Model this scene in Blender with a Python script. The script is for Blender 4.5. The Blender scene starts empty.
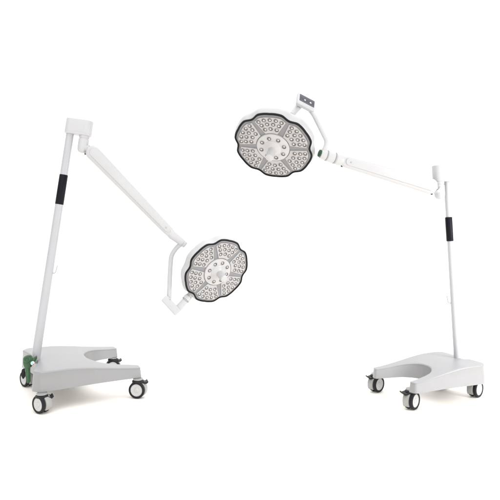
import bpy, bmesh, math, random
from mathutils import Vector, Matrix
random.seed(4)
sc = bpy.context.scene
COL = sc.collection

# ------------------------------------------------------------------ camera
FPX, CX, YH, CAM_H = 540.0, 250.0, 228.15, 1.0          # fitted to the photograph (500 px wide)
cd = bpy.data.cameras.new('camera')
cam = bpy.data.objects.new('camera', cd)
COL.objects.link(cam)
cam.location = (0, 0, CAM_H)
cam.rotation_euler = (math.radians(90), 0, 0)
cd.sensor_width = 36.0
cd.lens = 36.0 * FPX / 500.0
cd.shift_y = (YH - 250.0) / 500.0
cd.clip_start = 0.05
cd.clip_end = 400
sc.camera = cam

# ------------------------------------------------------------------ studio light
w = bpy.data.worlds.new('World')
sc.world = w
w.use_nodes = True
bg = w.node_tree.nodes['Background']
bg.inputs['Color'].default_value = (1, 1, 1, 1)
# white studio: brighter overhead and behind the camera, darker to the sides
def wmath(op, a, b=None, c=None):
    n = w.node_tree.nodes.new('ShaderNodeMath')
    n.operation = op
    for i, v in enumerate((a, b, c)):
        if v is None: continue
        if isinstance(v, (int, float)): n.inputs[i].default_value = v
        else: w.node_tree.links.new(v, n.inputs[i])
    return n.outputs[0]
wtc = w.node_tree.nodes.new('ShaderNodeTexCoord')
wsx = w.node_tree.nodes.new('ShaderNodeSeparateXYZ')
w.node_tree.links.new(wtc.outputs['Generated'], wsx.inputs[0])
zen = wmath('MULTIPLY', wmath('MAXIMUM', wsx.outputs['Z'], 0.0), 0.9)
def wramp(src, f0, f1, t0, t1):
    n = w.node_tree.nodes.new('ShaderNodeMapRange')
    n.interpolation_type = 'SMOOTHSTEP'
    for k, v in (('From Min', f0), ('From Max', f1), ('To Min', t0), ('To Max', t1)):
        n.inputs[k].default_value = v
    w.node_tree.links.new(src, n.inputs['Value'])
    return n.outputs['Result']
sides = wmath('ADD', wramp(wsx.outputs['X'], -0.80, -0.50, 0.88, 0.0), wramp(wsx.outputs['X'], 0.50, 0.80, 0.0, 0.78))
sides = wmath('MULTIPLY', sides, wramp(wsx.outputs['Y'], 0.30, 0.62, 1.0, 0.0))
front = wramp(wsx.outputs['Y'], -0.9, -0.3, 0.15, 0.0)
amb = wmath('ADD', wmath('ADD', zen, 1.02), front)
w.node_tree.links.new(wmath('SUBTRACT', amb, sides), bg.inputs['Strength'])

def area(name, loc, target, size, power, spread=180, color=(1, 1, 1)):
    l = bpy.data.lights.new(name, 'AREA')
    l.shape = 'RECTANGLE'
    l.size, l.size_y = size
    l.energy = power
    l.color = color
    l.spread = math.radians(spread)
    o = bpy.data.objects.new(name, l)
    COL.objects.link(o)
    o.location = loc
    d = Vector(target) - Vector(loc)
    o.rotation_euler = d.to_track_quat('-Z', 'Y').to_euler()
    return o
area('overhead_softbox', (0.3, 3.0, 4.2), (0.2, 3.2, 0), (4.5, 2.5), 16)
area('side_softbox', (2.7, 2.0, 1.0), (1.15, 3.2, 0.4), (0.7, 1.3), 11.5, 90)

sc.view_settings.view_transform = 'Standard'
sc.view_settings.look = 'None'
sc.view_settings.exposure = 0.26
sc.view_settings.gamma = 1

# ------------------------------------------------------------------ materials
def mat(name, col, rough=0.45, metal=0.0, var=0.03, bump=0.0, bscale=400, nscale=6.0, spec=0.5, coat=0.0):
    if name != 'white_floor':
        col = [c / 1.17 for c in col]
    m = bpy.data.materials.new(name)
    m.use_nodes = True
    nt = m.node_tree
    b = nt.nodes['Principled BSDF']
    tc = nt.nodes.new('ShaderNodeTexCoord')
    n = nt.nodes.new('ShaderNodeTexNoise')
    n.inputs['Scale'].default_value = nscale
    n.inputs['Detail'].default_value = 6
    nt.links.new(tc.outputs['Object'], n.inputs['Vector'])
    r = nt.nodes.new('ShaderNodeValToRGB')
    r.color_ramp.elements[0].position = 0.3
    r.color_ramp.elements[1].position = 0.7
    r.color_ramp.elements[0].color = [c * (1 - var) for c in col] + [1]
    r.color_ramp.elements[1].color = [min(1, c * (1 + var)) for c in col] + [1]
    nt.links.new(n.outputs['Fac'], r.inputs['Fac'])
    nt.links.new(r.outputs['Color'], b.inputs['Base Color'])
    mr = nt.nodes.new('ShaderNodeMapRange')
    mr.inputs['To Min'].default_value = max(0.03, rough - 0.06)
    mr.inputs['To Max'].default_value = rough + 0.06
    nt.links.new(n.outputs['Fac'], mr.inputs['Value'])
    nt.links.new(mr.outputs['Result'], b.inputs['Roughness'])
    b.inputs['Metallic'].default_value = metal
    b.inputs['Specular IOR Level'].default_value = spec
    b.inputs['Coat Weight'].default_value = coat
    if bump:
        n2 = nt.nodes.new('ShaderNodeTexNoise')
        n2.inputs['Scale'].default_value = bscale
        n2.inputs['Detail'].default_value = 3
        nt.links.new(tc.outputs['Object'], n2.inputs['Vector'])
        bp = nt.nodes.new('ShaderNodeBump')
        bp.inputs['Strength'].default_value = bump
        bp.inputs['Distance'].default_value = 0.001
        nt.links.new(n2.outputs['Fac'], bp.inputs['Height'])
        nt.links.new(bp.outputs['Normal'], b.inputs['Normal'])
    return m

M = dict(
    floor=mat('white_floor', (0.95, 0.912, 0.855), 0.6, var=0.01, nscale=1.2),
    base=mat('grey_moulded_plastic', (0.325, 0.325, 0.333), 0.36, var=0.02, bump=0.12, bscale=160),
    white=mat('white_paint', (0.555, 0.555, 0.572), 0.33, var=0.015),
    pole=mat('pole_paint', (0.495, 0.497, 0.525), 0.3, var=0.02),
    shell=mat('head_shell_white', (0.54, 0.543, 0.555), 0.35, var=0.015),
    panel=mat('led_panel_white', (0.50, 0.49, 0.50), 0.4, var=0.02),
    spoke=mat('spoke_grey', (0.26, 0.26, 0.272), 0.45, var=0.03),
    hub=mat('hub_white', (0.55, 0.545, 0.55), 0.35, var=0.02),
    gasket=mat('black_gasket', (0.012, 0.012, 0.014), 0.5, spec=0.12, var=0.2),
    grip=mat('black_foam_grip', (0.006, 0.006, 0.011), 0.38, spec=0.14, var=0.15, bump=0.4, bscale=500),
    tyre=mat('black_rubber', (0.02, 0.02, 0.023), 0.5, spec=0.12, var=0.2, bump=0.2),
    rim=mat('wheel_grey', (0.56, 0.56, 0.555), 0.4, var=0.04),
    fork=mat('caster_cover_grey', (0.37, 0.37, 0.36), 0.35, var=0.05),
    pedal=mat('dark_pedal_plastic', (0.02, 0.02, 0.023), 0.45, spec=0.2, var=0.2),
    steel=mat('steel', (0.5, 0.5, 0.51), 0.28, metal=1.0, var=0.05),
    green=mat('green_paint', (0.035, 0.105, 0.042), 0.42, var=0.35, nscale=30, bump=0.2),
    dgreen=mat('dark_green_plastic', (0.006, 0.05, 0.018), 0.4, var=0.2),
    cup=mat('led_reflector', (0.12, 0.11, 0.108), 0.35, spec=0.5, var=0.1),
    chip=mat('led_chip', (0.60, 0.585, 0.56), 0.3, var=0.05),
    screen=mat('screen_dark', (0.075, 0.07, 0.095), 0.25, var=0.05),
    screenline=mat('screen_grey', (0.20, 0.19, 0.23), 0.3, var=0.05),
    icon=mat('icon_white', (0.8, 0.8, 0.82), 0.4, var=0.02),
    red=mat('sticker_red', (0.6, 0.08, 0.05), 0.4, var=0.05),
    cyan=mat('sticker_cyan', (0.35, 0.72, 0.75), 0.4, var=0.05),
)

# ------------------------------------------------------------------ helpers
def at(px, py, d):
    """point seen at photo pixel (px, py), d metres in front of the lens"""
    return Vector(((px - CX) / FPX * d, d, CAM_H - (py - YH) / FPX * d))

def frame(o, z, x):
    """matrix at o whose z axis is z and whose x axis is near x"""
    z = Vector(z).normalized()
    x = Vector(x)
    x = (x - z * x.dot(z)).normalized()
    y = z.cross(x)
    m = Matrix((x, y, z)).transposed().to_4x4()
    m.translation = o
    return m

class MB:
    def __init__(s):
        s.bm = bmesh.new()
        s.mi = 0
    def _face(s, vs):
        try:
            f = s.bm.faces.new(vs)
            f.material_index = s.mi
            return f
        except ValueError:
            return None
    def loft(s, rings, cap0=True, cap1=True, closed=True):
        vr = [[s.bm.verts.new(p) for p in r] for r in rings]
        n = len(vr[0])
        for a, b in zip(vr, vr[1:]):
            for i in range(n if closed else n - 1):
                j = (i + 1) % n
                s._face((a[i], a[j], b[j], b[i]))
        if cap0: s._face(list(reversed(vr[0])))
        if cap1: s._face(vr[-1])
        return vr
    def lathe(s, prof, m, n=32, cap0=True, cap1=True):
        """prof = [(r, z)] about z of m"""
        rings = []
        for r, z in prof:
            r = max(r, 1e-5)
            rings.append([m @ Vector((r * math.cos(2 * math.pi * i / n), r * math.sin(2 * math.pi * i / n), z)) for i in range(n)])
        s.loft(rings, cap0, cap1)
    def tube(s, pts, rad, n=16, fillet=0.0, ends=True):
        pts = [Vector(p) for p in pts]
        if fillet:
            out = [pts[0]]
            for a, b, c in zip(pts, pts[1:], pts[2:]):
                d1, d2 = (a - b), (c - b)
                f = min(fillet, d1.length * .48, d2.length * .48)
                p, q = b + d1.normalized() * f, b + d2.normalized() * f
                for k in range(9):
                    t = k / 8
                    out.append(p * (1 - t) ** 2 + b * 2 * t * (1 - t) + q * t * t)
            out.append(pts[-1])
            pts = out
        if not isinstance(rad, (list, tuple)): rad = [rad] * len(pts)
        rings = []
        up = None
        for i, p in enumerate(pts):
            t = (pts[min(i + 1, len(pts) - 1)] - pts[max(i - 1, 0)]).normalized()
            if up is None:
                up = t.orthogonal().normalized()
            up = (up - t * up.dot(t)).normalized()
            v = t.cross(up)
            rings.append([p + (up * math.cos(2 * math.pi * k / n) + v * math.sin(2 * math.pi * k / n)) * rad[i] for k in range(n)])
        s.loft(rings, ends, ends)
    def prism(s, outline, m, z0, z1, bev=0.0, seg=3):
        """outline [(x, y)] extruded z0..z1 in m with rounded top and bottom edge"""
        rings = []
        if bev <= 0:
            lv = [(z0, 0), (z1, 0)]
        else:
            lv = []
            for k in range(seg + 1):
                a = math.pi / 2 * k / seg
                lv.append((z0 + bev * (1 - math.sin(a)), bev * (1 - math.cos(a))))
            lv = [(z0 + bev * (1 - math.cos(math.pi / 2 * k / seg)), bev * (1 - math.sin(math.pi / 2 * k / seg))) for k in range(seg + 1)]
            lv += [(z1 - bev * (1 - math.sin(math.pi / 2 * k / seg)), bev * (1 - math.cos(math.pi / 2 * k / seg))) for k in range(seg + 1)]
        for z, ins in lv:
            o = inset(outline, ins) if ins > 0 else outline
            rings.append([m @ Vector((x, y, z)) for x, y in o])
        return s.loft(rings)
    def build(s, name, mats, parent=None, angle=35, loc=None):
        bmesh.ops.remove_doubles(s.bm, verts=s.bm.verts, dist=1e-6)
        bmesh.ops.recalc_face_normals(s.bm, faces=s.bm.faces)
        me = bpy.data.meshes.new(name)
        s.bm.to_mesh(me)
        s.bm.free()
        me.shade_smooth()
        me.set_sharp_from_angle(angle=math.radians(angle))
        for mm in (mats if isinstance(mats, (list, tuple)) else [mats]):
            me.materials.append(mm)
        o = bpy.data.objects.new(name, me)
        COL.objects.link(o)
        attach(o, parent)
        return o

def attach(o, parent):
    """child keeps the world coordinates it was modelled in"""
    if parent is not None:
        o.parent = parent
        o.matrix_parent_inverse = WORLD[parent.name].inverted() if parent.name in WORLD else Matrix()
WORLD = {}

def inset(outline, d):
    n = len(outline)
    area2 = sum(outline[i][0] * outline[(i + 1) % n][1] - outline[(i + 1) % n][0] * outline[i][1] for i in range(n))
    sg = 1 if area2 > 0 else -1
    out = []
    for i in range(n):
        p0, p1, p2 = Vector(outline[i - 1]), Vector(outline[i]), Vector(outline[(i + 1) % n])
        a, b = (p1 - p0), (p2 - p1)
        a = a.normalized() if a.length > 1e-9 else Vector((1, 0))
        b = b.normalized() if b.length > 1e-9 else a
        na, nb = Vector((-a.y, a.x)) * sg, Vector((-b.y, b.x)) * sg
        q = na + nb
        l = q.length
        q = q / l if l > 1e-6 else na
        c = max(0.45, q.dot(na))
        p = p1 + q * d / c
        out.append((p.x, p.y))
    return out

def rrect(w_, h_, r, seg=6):
    out = []
    for cx, cy, a0 in ((w_/2 - r, h_/2 - r, 0), (-w_/2 + r, h_/2 - r, 90), (-w_/2 + r, -h_/2 + r, 180), (w_/2 - r, -h_/2 + r, 270)):
        for k in range(seg + 1):
            a = math.radians(a0 + 90 * k / seg)
            out.append((cx + r * math.cos(a), cy + r * math.sin(a)))
    return out

def fillet_poly(P, seg=5):
    """P = [(x, y, r)] polygon with rounded corners"""
    out = []
    n = len(P)
    for i in range(n):
        a, b, c = Vector(P[i - 1][:2]), Vector(P[i][:2]), Vector(P[(i + 1) % n][:2])
        r = P[i][2]
        d1, d2 = a - b, c - b
        f = min(r, d1.length * .48, d2.length * .48)
        if f < 1e-4:
            out.append((b.x, b.y)); continue
        p, q = b + d1.normalized() * f, b + d2.normalized() * f
        for k in range(seg + 1):
            t = k / seg
            v = p * (1 - t) ** 2 + b * 2 * t * (1 - t) + q * t * t
            out.append((v.x, v.y))
    return out

# ------------------------------------------------------------------ the floor
fb = MB()
fb.loft([[Vector((-120, -20, 0)), Vector((120, -20, 0))], [Vector((-120, 300, 0)), Vector((120, 300, 0))]], False, False, closed=False)
fl = fb.build('floor', M['floor'])
fl['kind'] = 'structure'

# ------------------------------------------------------------------ parts of a lamp
def make_base(root, X, Y, yaw, L, W, shift, notch, tip):
    # U shaped moulded cover: outline on plan, then rounded top edge
    m = Matrix.Translation((X, Y, 0)) @ Matrix.Rotation(yaw, 4, 'Z')
    h = W / 2
    half = [(.000, -.90, .016), (.065, -1.06, .018), (.30, -1.035, .1), (.52, -1.01, .1), (.75, -1.015, .08), (1.005 + tip, -1.04, .018), (1.02 + tip * 1.3, -.775, .018),
            (.90, -.70, .05), (.80, -.665, .05), (.71, -.59, .05), (.645, -.46, .05), (.60, -.30, .04), (.578, -.14, .04)]
    P = [(u * L, v * h + shift, r) for u, v, r in half]
    P += [(u * L, -v * h + shift, r) for u, v, r in reversed(half)]
    P += [(x * L, y * h, r) for x, y, r in notch]
    out = fillet_poly(P, 6)
    bm = bmesh.new()
    rings = []
    fr = .10
    lv = [(0, .004), (.015, 0), (.5, .003), (1 - fr, .006)]
    for k in range(1, 6):
        a = math.pi / 2 * k / 5
        lv.append((1 - fr + fr * math.sin(a), (.006 + .013 * (1 - math.cos(a))) * .62))
    for z, ins in lv:
        o = inset(out, ins) if ins else out
        rings.append([bm.verts.new((x, y, z)) for x, y in o])
    n = len(out)
    for a, b in zip(rings, rings[1:]):
        for i in range(n):
            bm.faces.new((a[i], a[(i + 1) % n], b[(i + 1) % n], b[i]))
    bm.faces.new(list(reversed(rings[0])))
    bm.faces.new(rings[-1])
    for k in range(1, 30):
        u = k / 29 * 1.0 * L
        g = list(bm.verts) + list(bm.edges) + list(bm.faces)
        bmesh.ops.bisect_plane(bm, geom=g, dist=1e-6, plane_co=(u, 0, 0), plane_no=(1, 0, 0))
    bmesh.ops.triangulate(bm, faces=[f for f in bm.faces if len(f.verts) > 4])
    for v in bm.verts:
        u = v.co.x / L
        t = min(max((u - .30) / .72, 0), 1)
        s = t * t * (3 - 2 * t) * .55 + t * .45
        zt = .2185 - .0455 * s
        zb = .1063 + .0095 * u
        v.co.z = zb + v.co.z * (zt - zb)
        v.co = m @ v.co
    bmesh.ops.recalc_face_normals(bm, faces=bm.faces)
    me = bpy.data.meshes.new('base')
    bm.to_mesh(me); bm.free()
    me.shade_smooth()
    me.set_sharp_from_angle(angle=math.radians(38))
    me.materials.append(M['base'])
    o = bpy.data.objects.new('base', me)
    COL.objects.link(o)
    attach(o, root)
    return m

def make_caster(root, c, ang, pedal_ang, top):
    """twin wheel caster: c = wheel centre on plan, ang = heading of the axle (face normal)"""
    R = .0485
    ax = Vector((math.cos(ang), math.sin(ang), 0))
    fw = Vector((-ax.y, ax.x, 0))                      # rolling direction
    C0 = Vector((c[0], c[1], R + .001))
    # cover: a mudguard between and above the wheels, with its stem
    b = MB()
    prof = []
    for k in range(0, 19):
        a = math.radians(-38 + 256 * k / 18)
        prof.append((math.cos(a) * (R * 1.06), math.sin(a) * (R * 1.06)))
    cm = frame(C0, ax, fw)
    # local x = fw, y = ax x fw ( = up )
    b.prism(fillet_poly([(x, y, .004) for x, y in prof], 2), cm, -.027, .009, .004)
    b.lathe([(.019, 0), (.019, top - C0.z - R * .9)], Matrix.Translation(C0 + Vector((0, 0, R * .9))), 20)
    b.lathe([(.027, 0), (.029, .002), (.029, .008)], Matrix.Translation((c[0], c[1], top - .009)), 24)
    cover = b.build('caster', M['fork'], root)
    for sgn in (-1, 1):
        wm = frame(C0 + ax * (.0120 if sgn > 0 else -.0065), ax * sgn, fw)
        t = MB()
        t.lathe([(R - .012, 0), (R - .003, 0), (R, .003), (R, .013), (R - .0025, .0165), (R - .011, .0175), (R - .0125, .015), (R - .0125, .0)], wm, 44, False, False)
        t.build('tyre', M['tyre'], cover)
        hb = MB()
        hb.lathe([(R - .0127, .002), (R - .0127, .0145), (R - .0155, .0155), (R - .0165, .0135), (.014, .0125), (.0125, .0150), (.011, .0158), (.006, .0162), (.005, .0145), (.0, .0145)], wm, 44)
        hb.build('hub_cap', M['rim'], cover)
    p = MB()
    pd = Vector((math.cos(pedal_ang), math.sin(pedal_ang), 0))
    pm = frame(Vector((c[0], c[1], top - .018)) + pd * .030, pd, Vector((0, 0, 1)))
    side = Vector((-pd.y, pd.x, 0))
    # broad lever sloping out and down from the stem, with a turned up toe
    prof = [(0.0, .006), (.012, .006), (.030, .000), (.040, -.003), (.050, .004), (.052, -.003), (.042, -.012), (.028, -.010), (.012, -.004), (.0, -.004)]
    O = Vector((c[0], c[1], top - .020)) + pd * .006
    for wid in ((.024, .020),):
        rings = [[O + pd * x + Vector((0, 0, z)) + side * s_ * wid[0] for x, z in prof] for s_ in (-1, 1)]
        p.loft(rings)
    p.lathe([(.026, -.012), (.034, -.010), (.035, -.002), (.028, .002)], Matrix.Translation((c[0], c[1], top - .012)), 24)
    p.build('brake_pedal', M['pedal'], cover, 30)

def lobed(k, dent=.085, n=180):
    out = []
    for i in range(n):
        th = 2 * math.pi * i / n
        d = ((math.degrees(th) + 30) % 60) - 30
        t = min(abs(d) / 14.5, 1)
        s = .5 + .5 * math.cos(math.pi * t)
        lob = 1.195 - .012 * max(0, (abs(d) - 14.5) / 15.5) ** 2
        r = k * (lob - dent * s)
        out.append((r * math.cos(th), r * math.sin(th)))
    return out

def make_head(root, cpx, cpy, d, A, B, want, handle_len, U=.19):
    """A, B = photo-plane directions (px) of the spokes at 0 and 90 degrees; solves the tilt of the disc"""
    ray = at(cpx, cpy, 1.0) - Vector((0, 0, CAM_H)); ray.normalize()
    tow = -ray
    rt = ray.cross(Vector((0, 0, 1))).normalized()
    up = rt.cross(ray).normalized()
    a2, b2 = Vector((A[0], -A[1])), Vector((B[0], -B[1]))
    g = a2.dot(b2); q = a2.length_squared - b2.length_squared
    # az*bz = -g ; bz^2 - az^2 = q
    az2 = (-q + math.sqrt(q * q + 4 * g * g)) / 2
    az = math.sqrt(max(az2, 1e-9)); bz = -g / az
    best = None
    for s in (1, -1):
        e0 = (rt * a2.x + up * a2.y + tow * az * s).normalized()
        e1 = (rt * b2.x + up * b2.y + tow * bz * s).normalized()
        nrm = e0.cross(e1)
        if nrm.dot(tow) < 0: nrm = -nrm
        sc_ = nrm.dot(rt) * want[0] - nrm.dot(up) * want[1]
        if best is None or sc_ > best[0]: best = (sc_, e0, nrm)
    _, e0, nrm = best
    C0 = at(cpx, cpy, d)
    m = frame(C0, nrm, e0)
    # shell (white back casing)
    b = MB()
    rings = []
    for k, z in ((1.0, .0), (1.018, -.004), (1.03, -.014), (1.045, -.022), (1.05, -.032), (1.035, -.046), (.985, -.058), (.86, -.068), (.6, -.076), (.3, -.080), (.04, -.081)):
        dent = .085 * min(1, max(0, (k - .2) / .75)) * (1 if z > -.02 else max(.25, 1 + (z + .02) / .06))
        rings.append([m @ Vector((x * 1, y * 1, z)) for x, y in lobed(U * k, dent)])
    b.loft(rings)
    head = b.build('lamp_head', M['shell'], root, 50)
    # black gasket round the face
    b = MB()
    ring = [(1.006, -.004), (1.012, .004), (1.0, .0085), (.972, .0085), (.962, .005), (.962, -.004)]
    vr = [[m @ Vector((x, y, z)) for x, y in lobed(U * k)] for k, z in ring]
    b.loft(vr + [vr[0]], False, False)
    b.build('gasket', M['gasket'], head, 50)
    # grey face inside the gasket, seen as the spokes between the panels
    b = MB()
    b.loft([[m @ Vector((x, y, z)) for x, y in lobed(U * k)] for k, z in ((.965, -.006), (.965, .003), (.93, .0055), (.92, .0042), (.5, .0042), (.2, .0042))])
    b.build('face_plate', M['spoke'], head, 30)
    # six LED panels
    led_pos = []
    for i in range(6):
        a0 = math.radians(60 * i + 30)
        gap = .052 * U
        pts = []
        r_in, seg = .52 * U, 26
        lob = [p for p in lobed(U * .905, .085, 360)]
        arc = []
        for k in range(61):
            th = 60 * i + k
            x, y = lob[th % 360]
            arc.append((x, y))
        e_a, e_b = math.radians(60 * i), math.radians(60 * i + 60)
        na, nb = (-math.sin(e_a), math.cos(e_a)), (math.sin(e_b), -math.cos(e_b))
        keep = [p for p in arc if p[0] * na[0] + p[1] * na[1] > gap and p[0] * nb[0] + p[1] * nb[1] > gap]
        inner = []
        for k in range(13):
            th = e_b + (e_a - e_b) * k / 12
            p = (r_in * math.cos(th), r_in * math.sin(th))
            if p[0] * na[0] + p[1] * na[1] > gap and p[0] * nb[0] + p[1] * nb[1] > gap:
                inner.append(p)
        poly = keep[::2] + inner
        b = MB()
        b.prism(poly, m, .002, .0105, .002, 2)
        b.build('led_panel', M['panel'], head, 30)
        for cnt, rr, half in ((5, 1.0, 20.5), (4, .85, 18.0), (3, .685, 15.0)):
            for j in range(cnt):
                f = (j / (cnt - 1) - .5) * 2
                th = a0 + math.radians(half) * f
                r = rr * U * (1 - .02 * f * f)
                led_pos.append((r * math.cos(th), r * math.sin(th), .0105, th))
    # hub
    b = MB()
    b.lathe([(.50 * U, .002), (.50 * U, .0115), (.485 * U, .0150), (.44 * U, .0165), (.25 * U, .0185), (.0, .0185)], m, 64)
    b.build('hub', M['hub'], head, 30)
    for k in range(8):
        th = math.radians(45 * k + 12)
        led_pos.append((.36 * U * math.cos(th), .36 * U * math.sin(th), .0172, th))
    # LEDs: a reflector cup with a lens in it
    first = None
    for x, y, z, th in led_pos:
        mm = m @ Matrix.Translation((x, y, z)) @ Matrix.Rotation(random.uniform(0, 6.28), 4, 'Z')
        if first is None:
            b = MB()
            I = Matrix()
            r = .0136
            b.mi = 0
            b.lathe([(r, -.0006), (r, .0018), (r * .95, .0024), (r * .90, .0022)], I, 16, False, False)
            b.mi = 1
            b.lathe([(r * .90, .0022), (r * .66, .0006), (r * .2, .0004), (0, .0004)], I, 16, False, False)
            b.mi = 2
            b.lathe([(r * .46, .0003), (r * .42, .0016), (r * .28, .0026), (.0, .0029)], Matrix.Translation((r * .14, r * .08, 0)), 16, False, False)
            o = b.build('led', [M['panel'], M['cup'], M['chip']], None, 40)
            first = o
        else:
            o = first.copy(); COL.objects.link(o)
        o.parent = head
        o.matrix_parent_inverse = Matrix()
        o.matrix_basis = mm
    # sterile handle
    b = MB()
    hl = handle_len
    b.lathe([(.27 * U, .0155), (.265 * U, .020), (.225 * U, .024), (.20 * U, .030), (.118 * U, .036), (.112 * U, .045), (.116 * U, hl * .6), (.122 * U, hl - .010), (.115 * U, hl - .003), (.09 * U, hl), (.0, hl + .001)], m, 40)
    b.build('handle', M['hub'], head, 40)
    return m

def make_arm(root, P0, P1, h0, h1, dep, bolts):
    """spring arm from P0 (shoulder) to P1, heights h0 -> h1, with slot panel and bolts"""
    a = (P1 - P0); Ln = a.length; a.normalize()
    tow = Vector((0, 0, CAM_H)) - (P0 + P1) / 2
    side = (tow - a * tow.dot(a)).normalized()
    up = side.cross(a)
    if up.z < 0: up = -up
    b = MB()
    rings = []
    N = 36
    for i in range(N + 1):
        s = i / N
        x = s * Ln
        hh = h0 + (h1 - h0) * s
        e0, e1 = x / (h0 * .5), (Ln - x) / (h1 * .6)
        k = 1.0
        if e0 < 1: k = min(k, math.sqrt(max(1e-4, 1 - (1 - e0) ** 2)))
        if e1 < 1: k = min(k, .62 + .38 * math.sqrt(max(1e-4, 1 - (1 - e1) ** 2)))
        r = []
        for q in range(28):
            t = 2 * math.pi * q / 28
            cs, sn = math.cos(t), math.sin(t)
            ex = .62
            r.append(P0 + a * x + up * (math.copysign(abs(sn) ** ex, sn) * hh / 2 * k) + side * (math.copysign(abs(cs) ** ex, cs) * dep / 2 * (.55 + .45 * k)))
        rings.append(r)
    b.loft(rings)
    arm = b.build('spring_arm', M['white'], root, 50)
    # raised slot panel on both faces
    for sg in (1, -1):
        z = side * sg
        p = MB()
        o = []
        n = 14
        s0, s1 = .035 * Ln, .965 * Ln
        for k in range(n + 1):
            t = math.pi / 2 + math.pi * k / n
            r = h0 * .30
            o.append((s0 + r + r * math.cos(t), r * math.sin(t)))
        for k in range(n + 1):
            t = -math.pi / 2 + math.pi * k / n
            r = h1 * .30
            o.append((s1 - r + r * math.cos(t), r * math.sin(t)))
        fm = Matrix((a, z.cross(a), z)).transposed().to_4x4()
        fm.translation = P0 + z * (dep / 2 - .0035) + up * h0 * .06
        p.prism(o, fm, 0, .0095, .002, 2)
        p.build('side_panel', M['white'], arm, 30)
    for s, off in bolts:
        bo = MB()
        hh = h0 + (h1 - h0) * s
        r = .0055 if off < -.2 else .004
        bo.lathe([(r, -.006), (r, .002), (r * .7, .003), (0, .003)], frame(P0 + a * (s * Ln) + up * hh * off + side * (dep / 2 + (.0065 if off > -.2 else -.022)), side, a), 14)
        bo.build('bolt', M['pedal'] if off < -.2 else M['steel'], arm)
    return a, side, up, arm

def make_box_part(name, root, O, ex, ey, ez, r, bev, mtl):
    """rounded box: centred O, full edge vectors ex ey, thickness along ez"""
    z = ez.normalized()
    m = frame(O, z, ex)
    y = m.col[1].to_3d()
    b = MB()
    b.prism(rrect(ex.length, abs(ey.dot(y)), r), m, -ez.length / 2, ez.length / 2, bev)
    return b.build(name, mtl, root, 40), m

def thing(name, loc, label, cat, group):
    o = bpy.data.objects.new(name, None)
    COL.objects.link(o)
    o.location = loc
    o.empty_display_size = .2
    o['label'] = label; o['category'] = cat; o['group'] = group
    WORLD[o.name] = Matrix.Translation(loc)
    return o

def make_pole(root, pb, pt, grip, r0, r1, hookpx, hdir, gx):
    ax = (pt - pb).normalized()
    Ln = (pt - pb).length
    m = frame(pb, ax, Vector((1, 0, 0)))
    b = MB()
    b.lathe([(r0, 0), (r0 * .97, Ln * .3), (r1, Ln * .85), (r1, Ln)], m, 32)
    pole = b.build('pole', M['pole'], root)
    g0, g1 = grip[0] * Ln, grip[1] * Ln
    rr = r1 + gx
    b = MB()
    b.lathe([(r1 * .9, g0), (rr - .001, g0), (rr, g0 + .002), (rr, g1 - .002), (rr - .001, g1), (r1 * .9, g1)], m, 32, False, False)
    b.build('grip', M['grip'], pole)
    # wire hook on the pole
    p0 = pb + ax * (hookpx * Ln) + hdir * (r0 * .9)
    b = MB()
    b.tube([p0, p0 + hdir * .012, p0 + hdir * .018 + ax * .004, p0 + hdir * .024 + ax * .046], .0019, 8, .006)
    b.build('hook', M['spoke'], pole)
    return ax, pole

# ------------------------------------------------------------------ LEFT LAMP (head hanging low)
Xl, Yl, yl, Ll, Wl = -1.3247, 3.1974, .4889, .6004, .645
left = thing('operating_lamp', (Xl, Yl, 0), 'white operating lamp with its round head hanging low and a green pedal at its base', 'surgical lamp', 'mobile operating lamps on grey wheeled bases')
bml = make_base(left, Xl, Yl, yl, Ll, Wl, .012, [(.088, .20, .02), (.088, -.20, .02)], 0)

def ground(px, py, z=0.0):
    d = FPX * (CAM_H - z) / (py - YH)
    return ((px - CX) / FPX * d, d)

def caster_px(root, px, py, base_y, ang, pedal, top):
    x, y = ground(px, base_y)
    make_caster(root, (x, y), ang, pedal, top)

R_ = math.radians
caster_px(left, 42, 0, 412.5, R_(-122), R_(28), .107)
caster_px(left, 138, 0, 397.5, R_(-100), R_(20), .114)
caster_px(left, 27.5, 0, 386, R_(-130), R_(30), .107)
caster_px(left, 113, 0, 373.5, R_(-80), R_(20), .114)

dl = (bml @ Vector((.075 * Ll, 0, 0))).y
pbl = at(35.0, 362.5, dl)
ptl = at(70.2, 133, dl + .06)
axl, polel = make_pole(left, pbl, ptl, (.685, .815), .0262, .0225, .385, Vector((1, -.1, 0)).normalized(), .0022)
# where the photo shows the black grip
# housing on top of the pole
hd = Vector((.97, .02, 0))
hd = (hd - axl * hd.dot(axl)).normalized()
def make_housing(root, top, ax, hd, length, r, height):
    m = frame(top - ax * .006, ax, hd)
    o = []
    for k in range(17):
        t = math.pi / 2 + math.pi * k / 16
        o.append((r * math.cos(t), r * math.sin(t)))
    for k in range(17):
        t = -math.pi / 2 + math.pi * k / 16
        o.append((length + r * 1.08 * math.cos(t), r * 1.08 * math.sin(t)))
    b = MB()
    b.prism(o, m, 0, height, .006, 3)
    hs = b.build('housing', M['white'], root, 40)
    lip = MB()
    lip.prism(inset(o, -.0008), m, .013, .0155, .0006, 1)
    lip.build('trim_line', M['white'], hs)
    return m
hm = make_housing(left, ptl, axl, hd, .092, .034, .094)
# knuckle
kt = hm @ Vector((.088, 0, .0))
b = MB()
kr = .031
b.lathe([(kr * .98, .004), (kr * .98, -.012), (kr * .90, -.014), (kr * .90, -.02), (kr, -.022), (kr, -.070), (kr * .93, -.088), (kr * .7, -.100), (kr * .3, -.105), (0, -.105)], frame(kt, axl, hd), 32)
S0 = at(87.5, 146.8, dl + .05)
b.tube([kt - axl * .070, S0 + Vector((.004, .012, -.012))], .024, 20)
b.build('knuckle', M['white'], left, 40)
S1 = at(171.5, 234.0, 3.45)
al, sdl, upl, arml = make_arm(left, S0, S1, .090, .062, .062, ((.03, -.44), (.92, .05)))
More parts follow.
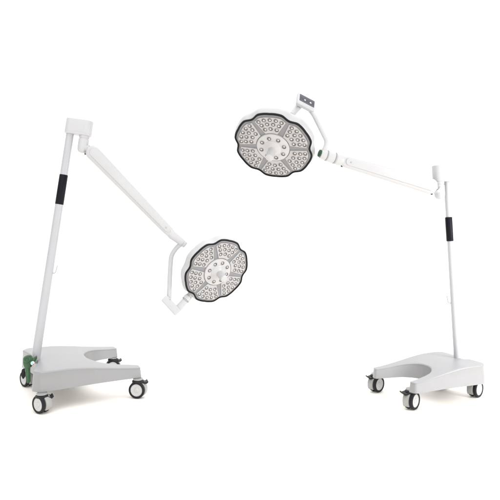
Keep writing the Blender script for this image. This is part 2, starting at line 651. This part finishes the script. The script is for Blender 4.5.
# end cone and joint ring
E1 = at(184.3, 244.3, 3.47)
b = MB()
b.tube([S1 - al * .02, S1 + al * .01, S1.lerp(E1, .75), E1.lerp(S1, .12)], [.030, .030, .024, .022], 24)
b.build('arm_end', M['white'], left, 40)
b = MB()
jm = frame(E1, (at(188, 241, 3.4) - at(182, 246, 3.47)).normalized() * 0 + (E1 - S1).normalized(), sdl)
b.lathe([(.0, -.012), (.019, -.012), (.021, -.008), (.021, .006), (.019, .010), (0, .011)], jm, 24)
b.build('joint_cap', M['shell'], left, 40)
# yoke tube
Y = [at(183, 242.8, 3.47), at(177, 247, 3.48), at(171.3, 255, 3.48), at(170.2, 268, 3.48), at(169, 299, 3.48)]
b = MB()
b.tube(Y, .0152, 18, .05)
b.build('yoke', M['white'], left, 40)
# control box at the low end
o1, o2 = at(165, 298.8, 3.48), at(177.6, 312.6, 3.46)
exv = (o2 - o1)
ez = Vector((0, 0, CAM_H)) - o1
ez = (ez - exv * ez.dot(exv) / exv.length_squared).normalized()
eyv = ez.cross(exv).normalized()
cbl, cbm = make_box_part('control_box', left, (o1 + o2) / 2, exv * 1.12, eyv * .050, ez * .060, .012, .006, M['white'])
b = MB()
b.lathe([(.0045, -.002), (.0045, .0015), (.003, .002), (0, .002)], frame(at(170.3, 299.2, 3.449), ez, exv), 12)
b.build('screw', M['steel'], cbl)
# stub from box to the head
dh = 3.50
HA, HBv = (-2.4, -23.6), (25.3, -9.06)
b = MB()
q0, q1, q2 = at(177, 310, 3.47), at(186, 299.5, 3.49), at(194, 290.5, 3.53)
b.tube([q0, q1], [.024, .021], 20)
b.tube([q1 - (q1 - q0) * .05, q1 + (q2 - q1) * .25], [.027, .027], 22)
b.tube([q1, q2], [.022, .022], 20)
st = b.build('head_stub', M['white'], left, 40)
b = MB()
b.tube([q1.lerp(q2, .25), q1.lerp(q2, .33)], [.0240, .0240], 24)
b.tube([q1.lerp(q0, .05), q1.lerp(q0, .11)], [.0236, .0236], 24)
b.build('seam', M['fork'], st, 30)
make_head(left, 216.9, 271.2, dh, HA, HBv, (.7, .7), .105)

# green pole clamp and pedal in the notch at the back of the base
b = MB()
cm = frame(at(27.3, 360, pbl.y - .06), Vector((.35, -1, .05)), Vector((1, 0, 0)))
b.prism(fillet_poly([(-.022, -.02, .01), (-.022, .018, .02), (.0, .030, .02), (.022, .026, .01), (.030, .006, .01), (.022, -.016, .015), (.016, -.055, .02), (.022, -.125, .008), (.002, -.135, .008), (-.006, -.09, .02), (-.010, -.05, .02)], 4), cm, -.016, .016, .004)
b.prism(fillet_poly([(.018, -.01, .005), (.034, .012, .004), (.052, .022, .004), (.054, .006, .004), (.036, -.020, .006), (.02, -.045, .006)], 3), cm, -.010, .013, .003)
pg = b.build('pedal', M['green'], left, 40)
b = MB()
pm_ = cm @ Matrix.Translation((-.001, .006, .016))
b.lathe([(.019, -.003), (.019, .004), (.016, .006), (.0115, .006), (.010, .0025), (0, .0025)], pm_, 24)
b.build('pivot_boss', M['green'], pg, 30)
b = MB()
b.prism(fillet_poly([(-.001, -.045, .003), (.009, -.045, .003), (.013, -.115, .003), (.005, -.115, .003)], 3), cm, .014, .0195, .0015, 2)
b.build('rib', M['green'], pg, 30)
b = MB()
b.prism(fillet_poly([(-.030, -.055, .006), (-.014, -.05, .006), (-.010, -.10, .006), (-.022, -.115, .006), (-.034, -.09, .006)], 3), cm, -.03, -.014, .003)
b.build('pedal_spring_cover', M['pedal'], pg)
b = MB()
b.mi = 0
sm = frame(at(32.6, 363.2, pbl.y - .082), Vector((.3, -1, .15)), Vector((1, 0, 0)))
b.lathe([(.011, -.006), (.011, .001), (.009, .003), (0, .003)], sm, 16)
b.mi = 1
b.lathe([(.006, .0028), (.006, .0045), (0, .005)], sm @ Matrix.Translation((-.003, .003, 0)), 12)
b.mi = 2
b.lathe([(.003, .0028), (.003, .0055), (0, .006)], sm @ Matrix.Translation((.004, -.006, 0)), 10)
b.build('pedal_bolt', [M['icon'], M['cyan'], M['red']], pg)

# ------------------------------------------------------------------ RIGHT LAMP (head raised high)
Xr, Yr, yr, Lr, Wr = 1.2955, 3.2766, 3.5847, .5286, .355
right = thing('operating_lamp', (Xr, Yr, 0), 'white operating lamp with its round head raised high and a small dark display', 'surgical lamp', 'mobile operating lamps on grey wheeled bases')
WORLD[right.name] = Matrix.Translation((Xr, Yr, 0))
bmr = make_base(right, Xr, Yr, yr, Lr, Wr, 0.0, [(.0, .30, .01), (.06, .2, .01), (.06, -.2, .01), (.0, -.30, .01)], .025)
caster_px(right, 475, 0, 396.5, R_(-50), R_(200), .107)
caster_px(right, 411.3, 0, 408.8, R_(-45), R_(190), .114)
caster_px(right, 376, 0, 391.5, R_(-50), R_(190), .114)
x, y = (bmr @ Vector((.10 * Lr, -.72 * Wr / 2, 0))).xy
make_caster(right, (x, y), R_(-60), R_(200), .107)

pbr = bmr @ Vector((.09 * Lr, 0, .125))
dr = pbr.y
pb_ = at(457.6, 365, dr)
ptr = at(446.3, 181, dr + .02)
axr, poler = make_pole(right, pb_, ptr, (.672, .802), .0190, .0150, .335, Vector((-1, -.1, 0)).normalized(), .0055)
hdr = Vector((-.72, -.55, 0))
hdr = (hdr - axr * hdr.dot(axr)).normalized()
hmr = make_housing(right, ptr, axr, hdr, .078, .033, .098)
ktr = hmr @ Vector((.078, 0, 0))
b = MB()
b.lathe([(kr * .98, .004), (kr * .98, -.012), (kr * .90, -.014), (kr * .90, -.02), (kr, -.022), (kr, -.070), (kr * .93, -.088), (kr * .7, -.100), (kr * .3, -.105), (0, -.105)], frame(ktr, axr, hdr), 32)
T0 = at(436.5, 188.0, ktr.y - .02)
b.tube([ktr - axr * .066, T0], .024, 20)
b.build('knuckle', M['white'], right, 40)
T1 = at(340.5, 160.0, 3.06)
ar, sdr, upr, armr = make_arm(right, T0, T1, .096, .068, .062, ((.035, -.43), (.975, -.44), (.92, .05)))
E2 = at(319.5, 153.2, 3.03)
e = (E2 - T1)
b = MB()
em = frame(T1 - e * .1, e, sdr)
Le = e.length
b.lathe([(.030, 0), (.0335, Le * .12), (.0335, Le * .32), (.030, Le * .36), (.030, Le * .42), (.0325, Le * .45), (.0325, Le * .72), (.029, Le * .76), (.029, Le * .80), (.030, Le * .83), (.026, Le * 1.04), (.020, Le * 1.06), (0, Le * 1.06)], em, 32)
aer = b.build('arm_end', M['white'], right, 30)
b = MB()
for t_, r_ in ((.375, .0318), (.765, .0306)):
    b.lathe([(r_ - .003, Le * t_), (r_, Le * t_), (r_, Le * (t_ + .03)), (r_ - .003, Le * (t_ + .03))], em, 32, False, False)
b.build('seam', M['spoke'], aer, 30)
b = MB()
b.lathe([(.0, -.004), (.0205, -.004), (.0215, 0), (.0205, .006), (.015, .008), (0, .008)], frame(E2 - e * .02, e, sdr), 24)
b.build('joint_cap', M['dgreen'], right, 30)
# yoke
Yk = [at(322.5, 152.8, 3.03), at(326.0, 146, 3.03), at(326.6, 141, 3.03), at(320, 127.5, 3.03), at(313.2, 114, 3.03), at(308.5, 108.5, 3.05), at(304, 106.5, 3.06)]
b = MB()
b.tube(Yk, .0122, 18, .05)
b.build('yoke', M['white'], right, 40)
# control box with display
px = 3.03 / FPX
exv = Vector((17.6 * px, 8 * px, -7 * px))
dn = Vector((-1.5 * px, -6.6 * px, -12.2 * px))
nrm = exv.cross(dn).normalized()
if nrm.y > 0: nrm = -nrm
fc = at(306.6, 102.0, 3.02)
thick = .022
cbr, cbm = make_box_part('control_box', right, fc - nrm * thick / 2, exv, dn, nrm * thick, .006, .004, M['white'])
fm = frame(fc, nrm, exv)
wx, hy = exv.length, dn.length
upv = -dn
if fm.col[1].to_3d().dot(upv) < 0:
    pass
sgn = 1 if fm.col[1].to_3d().dot(upv) > 0 else -1
b = MB()
b.mi = 0
b.prism(rrect(wx * .86, hy * .58, .002), fm @ Matrix.Translation((wx * .02, sgn * hy * .13, 0)), -.002, .0022, .0006, 1)
b.mi = 1
def plate(cx_, cy_, w_, h_, z):
    b.prism(rrect(w_, h_, min(w_, h_) * .2), fm @ Matrix.Translation((wx * .02 + cx_, sgn * hy * .13 + cy_ * sgn, 0)), .001, z, 0)
plate(0, hy * .20, wx * .80, hy * .035, .0027)
plate(0, hy * .09, wx * .80, hy * .02, .0027)
plate(0, -hy * .24, wx * .80, hy * .02, .0027)
b.mi = 2
plate(-wx * .13, -hy * .06, wx * .075, hy * .11, .0030)
plate(wx * .20, -hy * .05, wx * .10, hy * .08, .0030)
plate(wx * .20, -hy * .05, wx * .03, hy * .13, .0031)
b.build('display', [M['screen'], M['screenline'], M['icon']], cbr, 30)
# stub from box to head
b = MB()
q0, q1, q2 = at(298.6, 106.5, 3.04), at(290.8, 116.0, 3.00), at(285.0, 123.0, 2.985)
b.tube([q0, q0.lerp(q1, .55), q1], [.019, .017, .0165], 20)
b.tube([q1, q1.lerp(q2, .55)], [.0215, .0215], 22)
b.tube([q1, q2], [.020, .020], 20)
st = b.build('head_stub', M['white'], right, 40)
b = MB()
b.tube([q1.lerp(q2, .56), q1.lerp(q2, .66)], [.0212, .0212], 24)
b.tube([q1.lerp(q0, .04), q1.lerp(q0, .10)], [.0185, .0185], 24)
b.build('seam', M['fork'], st, 30)
make_head(right, 273.4, 146.4, 3.07, (-33.0, -2.2), (-3.2, -26.6), (-.3, .95), .105)
